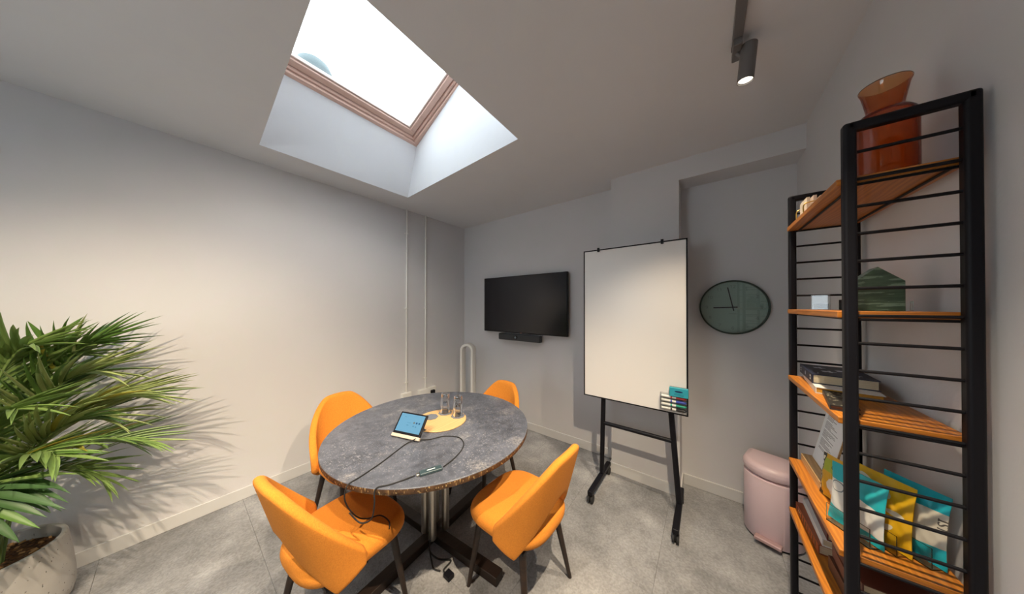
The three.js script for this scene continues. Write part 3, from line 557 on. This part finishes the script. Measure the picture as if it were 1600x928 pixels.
book('thick navy book with white flowers printed on its cover', [0.393, top[2] + 0.0225, -1.53], -0.06, 0.15, 0.034, 0.225, cov(0.012, 0.02, 0.055), paperEdge, (b) => {
  coverPrint(b, 0.15, 0.034, 0.225, (g, W, h) => { g.fillStyle = '#c8ccd4'; for (const [x, y, r] of [[70, 110, 30], [170, 170, 40], [90, 240, 34], [190, 300, 26]]) for (let k = 0; k < 5; k++) { const a = k * 1.257; g.beginPath(); g.ellipse(x + Math.cos(a) * r * 0.6, y + Math.sin(a) * r * 0.6, r * 0.5, r * 0.26, a, 0, 7); g.fill(); } }, '#141a30');
  spinePrint(b, 0.15, 0.034, 0.225, (g, W, h) => { g.fillStyle = '#e6e6e6'; g.fillRect(40, 16, 28, 12); g.fillRect(40, 36, 28, 12); g.fillRect(430, 12, 34, 16); g.fillRect(430, 36, 34, 14); g.fillStyle = '#9aa0b0'; g.beginPath(); g.arc(250, 32, 16, 0, 7); g.fill(); }, '#10162a');
});
book('narrow black book with pale flecks on the shelf edge', [0.335, top[2], -1.272], -0.16, 0.055, 0.014, 0.20, cov(0.02, 0.02, 0.02), cov(0.16, 0.06, 0.03), (b) => coverPrint(b, 0.055, 0.014, 0.20, (g, W, h) => { g.fillStyle = '#b9b39a'; for (let i = 0; i < 60; i++) g.fillRect(rr(10, 240), rr(10, 370), rr(10, 34), 5); }, '#1b1916'));
book('thick lower book with a rust spine and beige pages', [0.395, top[0], -1.53], 0.03, 0.16, 0.034, 0.25, cov(0.30, 0.08, 0.03), paperEdge, (b) => spinePrint(b, 0.16, 0.034, 0.25, (g, W, h) => { g.fillStyle = '#2a1208'; for (let k = 0; k < 9; k++) g.fillRect(30 + k * 52, 10, 26, 44); g.fillStyle = '#d9c9a2'; g.fillRect(60, 26, 60, 8); }, '#9a4a20'));
book('white spined book between the rust book and the maroon book', [0.405, top[0] + 0.0345, -1.525], -0.02, 0.15, 0.026, 0.25, cov(0.78, 0.77, 0.74), paperEdge);
book('maroon leather book on top of the lowest shelf stack', [0.410, top[0] + 0.061, -1.52], -0.03, 0.135, 0.03, 0.245, cov(0.13, 0.025, 0.022), paperEdge, (b) => coverPrint(b, 0.135, 0.03, 0.245, (g, W, h) => { g.fillStyle = '#7c4a3c'; g.fillRect(60, 30, 130, 8); g.fillRect(110, 130, 40, 12); g.fillRect(60, 320, 130, 14); }, '#5a201c'));
book('dark brown book at the bottom of the short stack on the lowest shelf', [0.41, top[0], -1.255], 0.03, 0.155, 0.042, 0.20, cov(0.09, 0.035, 0.02), paperEdge);
book('rust covered book in the middle of the short stack on the lowest shelf', [0.412, top[0] + 0.0425, -1.258], -0.02, 0.150, 0.038, 0.19, cov(0.16, 0.05, 0.025), paperEdge);
book('brown covered book on top of the short stack on the lowest shelf', [0.414, top[0] + 0.081, -1.26], 0.04, 0.145, 0.034, 0.185, cov(0.11, 0.03, 0.02), paperEdge);
// notice in a wooden holder
{
  const t = thing('notice_stand', 'typed notice sheet leaning in a wooden holder', 'notice', [0.345, top[1], -1.535], 0.0);
  mesh('wood_base', bx(-0.018, 0.030, 0, 0.034, -0.115, 0.115, 0.002), M.oak, t);
  const lean = (g) => g.rotateZ(-0.20).translate(0.010, 0.036, 0);
  mesh('backing_board', lean(bx(0.0006, 0.005, 0, 0.255, -0.098, 0.098)), M.oak, t);
  const txt = canvasTex(512, 680, (g, W, h) => { g.fillStyle = '#eef0f2'; g.fillRect(0, 0, W, h); g.fillStyle = '#5a5f66'; let y = 110; for (let k = 0; k < 26; k++) { g.fillRect(70, y, 120 + 240 * hsh(k, 5, 3), 5); y += k % 6 === 5 ? 28 : 14; } g.fillStyle = '#9fc4dd'; g.fillRect(290, 40, 150, 10); });
  mesh('paper_sheet', lean(new THREE.PlaneGeometry(0.19, 0.25).rotateY(-Math.PI / 2).translate(0, 0.127, 0)), std({ map: txt, roughness: 0.8 }), t, true);
}
// snack bags in acrylic stands
function bagGeo(w, h, d) {
  const g = new THREE.BufferGeometry(), P = [], U = [], idx = [], N = 16;
  for (const s of [1, -1]) for (let j = 0; j <= N; j++) for (let i = 0; i <= N; i++) {
    const u = i / N, v = j / N, bu = Math.pow(Math.max(0, 1 - (2 * u - 1) ** 2), 0.6), vv = Math.max(0, Math.min(1, (v - 0.07) / 0.83)), bv = Math.pow(Math.max(0, 4 * vv * (1 - vv)), 0.55);
    const wr = 0.0025 * (Math.sin(u * 31 + v * 5 + s) * Math.sin(v * 23 + s) + Math.sin(u * 13)) * bu;
    P.push((u - 0.5) * w * (1 - 0.06 * bv), v * h, s * (d / 2 * bu * bv + 0.0006 + wr * (v > 0.9 || v < 0.07 ? 0.3 : 1)));
    U.push(s > 0 ? u : 1 - u, v);
  }
  for (let s = 0; s < 2; s++) for (let j = 0; j < N; j++) for (let i = 0; i < N; i++) { const o = s * (N + 1) * (N + 1), a = o + j * (N + 1) + i, b = a + 1, c = a + N + 1, e = c + 1; s ? idx.push(a, c, b, b, c, e) : idx.push(a, b, c, b, e, c); }
  g.setAttribute('position', new THREE.Float32BufferAttribute(P, 3)); g.setAttribute('uv', new THREE.Float32BufferAttribute(U, 2)); g.setIndex(idx); g.computeVertexNormals(); return g;
}
const bagArt = {
  green: (g, w, h) => { g.fillStyle = '#d9a52a'; g.fillRect(0, 0, w, h); g.fillStyle = '#a9b23a'; g.fillRect(0, 40, w, 110); g.fillStyle = '#4f6a2a'; g.beginPath(); g.ellipse(160, 95, 60, 36, 0.4, 0, 7); g.fill(); g.fillStyle = '#e7e2d6'; g.beginPath(); g.ellipse(170, 270, 90, 80, 0, 0, 7); g.fill(); g.fillStyle = '#2b2a24'; g.fillRect(0, 0, 34, h); g.fillStyle = '#efe9d8'; for (let k = 0; k < 7; k++) g.fillRect(8, 30 + k * 48, 18, 30); },
  white: (g, w, h) => { g.fillStyle = '#dcdcd6'; g.fillRect(0, 0, w, h); g.fillStyle = '#27b3bd'; g.fillRect(0, 0, w, 110); g.beginPath(); g.moveTo(w, 110); g.lineTo(w, 190); g.lineTo(70, 110); g.fill(); g.beginPath(); g.moveTo(0, h); g.lineTo(0, h - 110); g.lineTo(w, h - 50); g.lineTo(w, h); g.fill(); g.strokeStyle = '#6d7a80'; g.lineWidth = 6; g.beginPath(); g.arc(48, 150, 34, 0, 7); g.stroke(); },
  yellow: (g, w, h) => { g.fillStyle = '#e2b01c'; g.fillRect(0, 0, w, h); g.fillStyle = '#e9e2cf'; for (const [x, y, a] of [[60, 60, 0.5], [160, 90, 1.2], [90, 160, 2], [200, 190, 0.2], [60, 260, 1], [170, 290, 2.4], [120, 350, 0.7]]) { g.beginPath(); g.ellipse(x, y, 34, 15, a, 0, 7); g.fill(); } g.fillStyle = '#2b3a72'; g.fillRect(40, 360, 60, 18); },
  cream: (g, w, h) => { g.fillStyle = '#d8d2c2'; g.fillRect(0, 0, w, h); g.fillStyle = '#1fb2c4'; g.fillRect(0, 0, w, 100); g.beginPath(); g.moveTo(0, h); g.lineTo(0, h - 60); g.lineTo(w, h - 110); g.lineTo(w, h); g.fill(); g.fillStyle = '#55504a'; g.save(); g.translate(228, 130); g.rotate(Math.PI / 2); g.font = 'bold 46px sans-serif'; g.fillText('IST', 0, 0); g.restore(); },
};
[['green', 'mustard and green snack bag next to the notice', [0.345, -1.365], 0.10, 0.145, -1.15, 0.10],
 ['white', 'white snack bag with turquoise corners in an acrylic stand', [0.346, -1.215], 0.125, 0.175, -0.95, 0.08],
 ['yellow', 'yellow snack bag with pale shapes between two turquoise topped bags', [0.392, -1.222], 0.125, 0.185, -0.95, 0.08],
 ['cream', 'cream snack bag with a turquoise top against the wall side', [0.443, -1.218], 0.12, 0.185, -0.95, 0.08]].forEach(([k, label, [x, z], w, h, turn, tilt]) => {
  const b = one('snack_bag', label, 'snack bag', bagGeo(w, h, 0.028), std({ map: canvasTex(256, 400, bagArt[k]), roughness: 0.35 }), [x, top[1] + 0.0045, z], turn, 'snack bags on the shelf', true);
  b.rotation.order = 'YXZ'; b.rotation.x = -tilt;
});
[[0.3407, -1.2112, 'in front of the white bag'], [0.3867, -1.2182, 'in front of the yellow bag'], [0.4377, -1.2142, 'in front of the cream bag']].forEach(([x, z, w]) => {
  const t = thing('acrylic_stand', 'clear acrylic display stand ' + w, 'stand', [x, top[1], z], -0.95);
  mesh('base', bx(-0.05, 0.05, 0, 0.003, -0.021, 0.0155), M.acrylic, t); mesh('front_lip', bx(-0.05, 0.05, 0.0032, 0.055, 0.0125, 0.0155, 0.001), M.acrylic, t);
});

// ------------------------------------------------------------------ potted palm
{
  const PX = -2.63, PZ = 0.525;
  const t = thing('potted_palm', 'green feathery palm in a pitted pale concrete pot', 'plant', [PX, 0, PZ]);
  const pot = lathe([[0, 0], [0.165, 0], [0.195, 0.01], [0.217, 0.04], [0.224, 0.08], [0.222, 0.14], [0.211, 0.26], [0.200, 0.345], [0.196, 0.35], [0.184, 0.35], [0.181, 0.345], [0.186, 0.25], [0.186, 0.20], [0, 0.20]], 96);
  { const uv = pot.attributes.uv, p = pot.attributes.position; for (let i = 0; i < uv.count; i++) uv.setXY(i, uv.getX(i) * 1.35, p.getY(i)); }
  tag(mesh('pot', pot, M.concrete, t, true), 'pitted pale concrete pot');
  const so = lathe([[0, 0.30], [0.05, 0.305], [0.12, 0.300], [0.1815, 0.292], [0.1815, 0.21], [0, 0.21]].slice(0, 4), 48); mesh('soil', so, M.soil, t);
  const chips = []; for (let k = 0; k < 90; k++) { const a = rr(0, 6.283), r = 0.17 * Math.sqrt(rnd()), g = new THREE.BoxGeometry(rr(0.008, 0.025), rr(0.003, 0.006), rr(0.006, 0.016)); g.rotateY(rr(0, 3)).rotateX(rr(-0.4, 0.4)).translate(Math.cos(a) * r, 0.302, Math.sin(a) * r); chips.push(g); }
  tag(mesh('bark_chips', chips, std({ color: col(0.36, 0.20, 0.08), roughness: 0.95 }), t), null, null, null, 'stuff');
  // leaflet blade: unit length along +z, folded along its midrib
  const blade = (bend) => {
    const P = [], idx = [], N = 6;
    for (let i = 0; i <= N; i++) { const s = i / N, w = 0.5 * Math.pow(Math.sin(Math.PI * Math.min(1, 0.10 + 0.9 * s) ** 0.75), 0.8) * (1 - 0.25 * s) * (i === N ? 0 : 1), y = -bend * s * s; P.push(-w, y + 0.16 * w, s, 0, y, s, w, y + 0.16 * w, s); }
    for (let i = 0; i < N; i++) { const a = i * 3; idx.push(a, a + 3, a + 1, a + 1, a + 3, a + 4, a + 1, a + 4, a + 2, a + 2, a + 4, a + 5); }
    const g = new THREE.BufferGeometry(); g.setAttribute('position', new THREE.Float32BufferAttribute(P, 3)); g.setIndex(idx); g.computeVertexNormals(); return triUV(g);
  };
  const blades = [blade(0.08), blade(0.2), blade(0.36)];
  const leafMap = tex((u, v) => mul([1, 1, 1], 0.86 + 0.14 * noise(u, v, 3, 141, 60)), 64, 256, [0.5, 0.5]);
  const leaf = (r, g, b) => phys({ color: col(r, g, b), map: leafMap, roughness: 0.5, transmission: 0.22, thickness: 0, side: THREE.DoubleSide });
  const greens = [leaf(0.13, 0.26, 0.05), leaf(0.24, 0.37, 0.10), leaf(0.44, 0.52, 0.20), leaf(0.07, 0.16, 0.05), leaf(0.50, 0.44, 0.06)];
  const stemMat = std({ color: col(0.16, 0.24, 0.07), roughness: 0.6 });
  let made = 0; const rest = [];
  // [control point, tip, leaflet pairs, longest leaflet, widths, tone, single meshes]
  const F = [
    [[-2.50, 1.17, 0.36], [-2.38, 1.02, 0.10], 24, 0.34, 0.015, 2, 1],
    [[-2.45, 1.00, 0.32], [-2.34, 0.78, 0.07], 18, 0.27, 0.017, 1, 1],
    [[-2.64, 1.42, 0.38], [-2.54, 1.30, 0.24], 20, 0.32, 0.017, 0, 1],
    [[-2.68, 1.28, 0.36], [-2.58, 1.33, 0.37], 5, 0.24, 0.026, 0, 1],
    [[-2.56, 1.28, 0.40], [-2.47, 1.16, 0.24], 24, 0.34, 0.016, 2, 1],
    [[-2.52, 1.08, 0.38], [-2.42, 0.93, 0.21], 20, 0.32, 0.017, 2, 1],
    [[-2.40, 0.98, 0.40], [-2.28, 0.84, 0.31], 14, 0.26, 0.024, 1, 1],
    [[-2.42, 0.92, 0.42], [-2.30, 0.70, 0.39], 10, 0.24, 0.030, 3, 1],
    [[-2.36, 0.98, 0.47], [-2.24, 0.66, 0.44], 10, 0.26, 0.034, 3, 1],
    [[-2.70, 1.36, 0.44], [-2.64, 1.24, 0.30], 18, 0.30, 0.017, 2, 0],
    [[-2.58, 1.30, 0.50], [-2.48, 1.26, 0.44], 14, 0.28, 0.028, 0, 0],
    [[-2.68, 0.96, 0.38], [-2.64, 0.72, 0.16], 16, 0.24, 0.016, 3, 0],
    [[-2.60, 1.20, 0.70], [-2.40, 0.95, 0.90], 18, 0.30, 0.022, 1, 0],
    [[-2.66, 1.45, 0.62], [-2.62, 1.35, 0.85], 18, 0.32, 0.020, 0, 0],
    [[-2.40, 1.15, 0.62], [-2.12, 0.95, 0.72], 18, 0.30, 0.022, 0, 0],
    [[-2.70, 1.10, 0.75], [-2.68, 0.85, 0.98], 16, 0.26, 0.020, 3, 0],
    [[-2.52, 1.44, 0.48], [-2.38, 1.32, 0.38], 18, 0.30, 0.020, 1, 0],
    [[-2.48, 1.16, 0.50], [-2.32, 1.06, 0.40], 18, 0.30, 0.020, 2, 0],
    [[-2.56, 0.86, 0.34], [-2.50, 0.60, 0.22], 14, 0.24, 0.020, 3, 0],
  ];
  F.forEach(([c, tip, n, Lm, wid, tone, single], fi) => {
    const a0 = fi * 2.4, base = V(Math.cos(a0) * 0.045, 0.29, Math.sin(a0) * 0.045);
    const C = V(c[0] - PX, c[1], c[2] - PZ), T = V(tip[0] - PX, tip[1], tip[2] - PZ);
    const curve = new THREE.CubicBezierCurve3(base, V(base.x * 1.6, 0.62, base.z * 1.6), C.clone().lerp(base, 0.08), T);
    const fr = mesh('frond', new THREE.TubeGeometry(curve, 28, 0.0042, 6), stemMat, t);
    for (let k = 0; k < n; k++) {
      const s = 0.50 + 0.50 * (k + 0.5) / n, p = curve.getPoint(s), tan = curve.getTangent(s);
      let side = V(0, 1, 0).cross(tan).normalize(); const nor = tan.clone().cross(side).normalize();
      const prof = Math.sin(Math.PI * (0.22 + 0.62 * (k + 0.5) / n)) ** 0.8;
      for (const sg of [-1, 1]) {
        const spread = (0.95 - 0.62 * (k / n)) * rr(0.85, 1.1), len = Lm * prof * rr(0.85, 1.1);
        const dir = tan.clone().multiplyScalar(Math.cos(spread)).addScaledVector(side, sg * Math.sin(spread)).addScaledVector(nor, rr(-0.05, 0.22)).normalize();
        let tipW = p.clone().addScaledVector(dir, len).x + PX; if (tipW < XL + 0.02) dir.x += (XL + 0.03 - tipW) / len, dir.normalize();
        const xa = nor.clone().cross(dir).normalize(), ya = dir.clone().cross(xa).normalize();
        const m4 = new THREE.Matrix4().makeBasis(xa, ya, dir).scale(V(wid * rr(0.85, 1.15), 0.6 * len, len)).setPosition(p);
        const g = blades[Math.floor(rnd() * 3)], mt = greens[rnd() < 0.04 ? 4 : rnd() < 0.75 ? tone : Math.floor(rnd() * 4)];
        if (single && made < 298) { const o = new THREE.Mesh(g, mt); o.name = 'leaflet'; o.castShadow = o.receiveShadow = true; m4.decompose(o.position, o.quaternion, o.scale); fr.add(o); made++; }
        else rest.push(g.clone().applyMatrix4(m4));
      }
    }
  });
  tag(mesh('other_leaflets', rest, greens[1], t, true), null, null, null, 'stuff');
}

renderer.render(scene, camera);
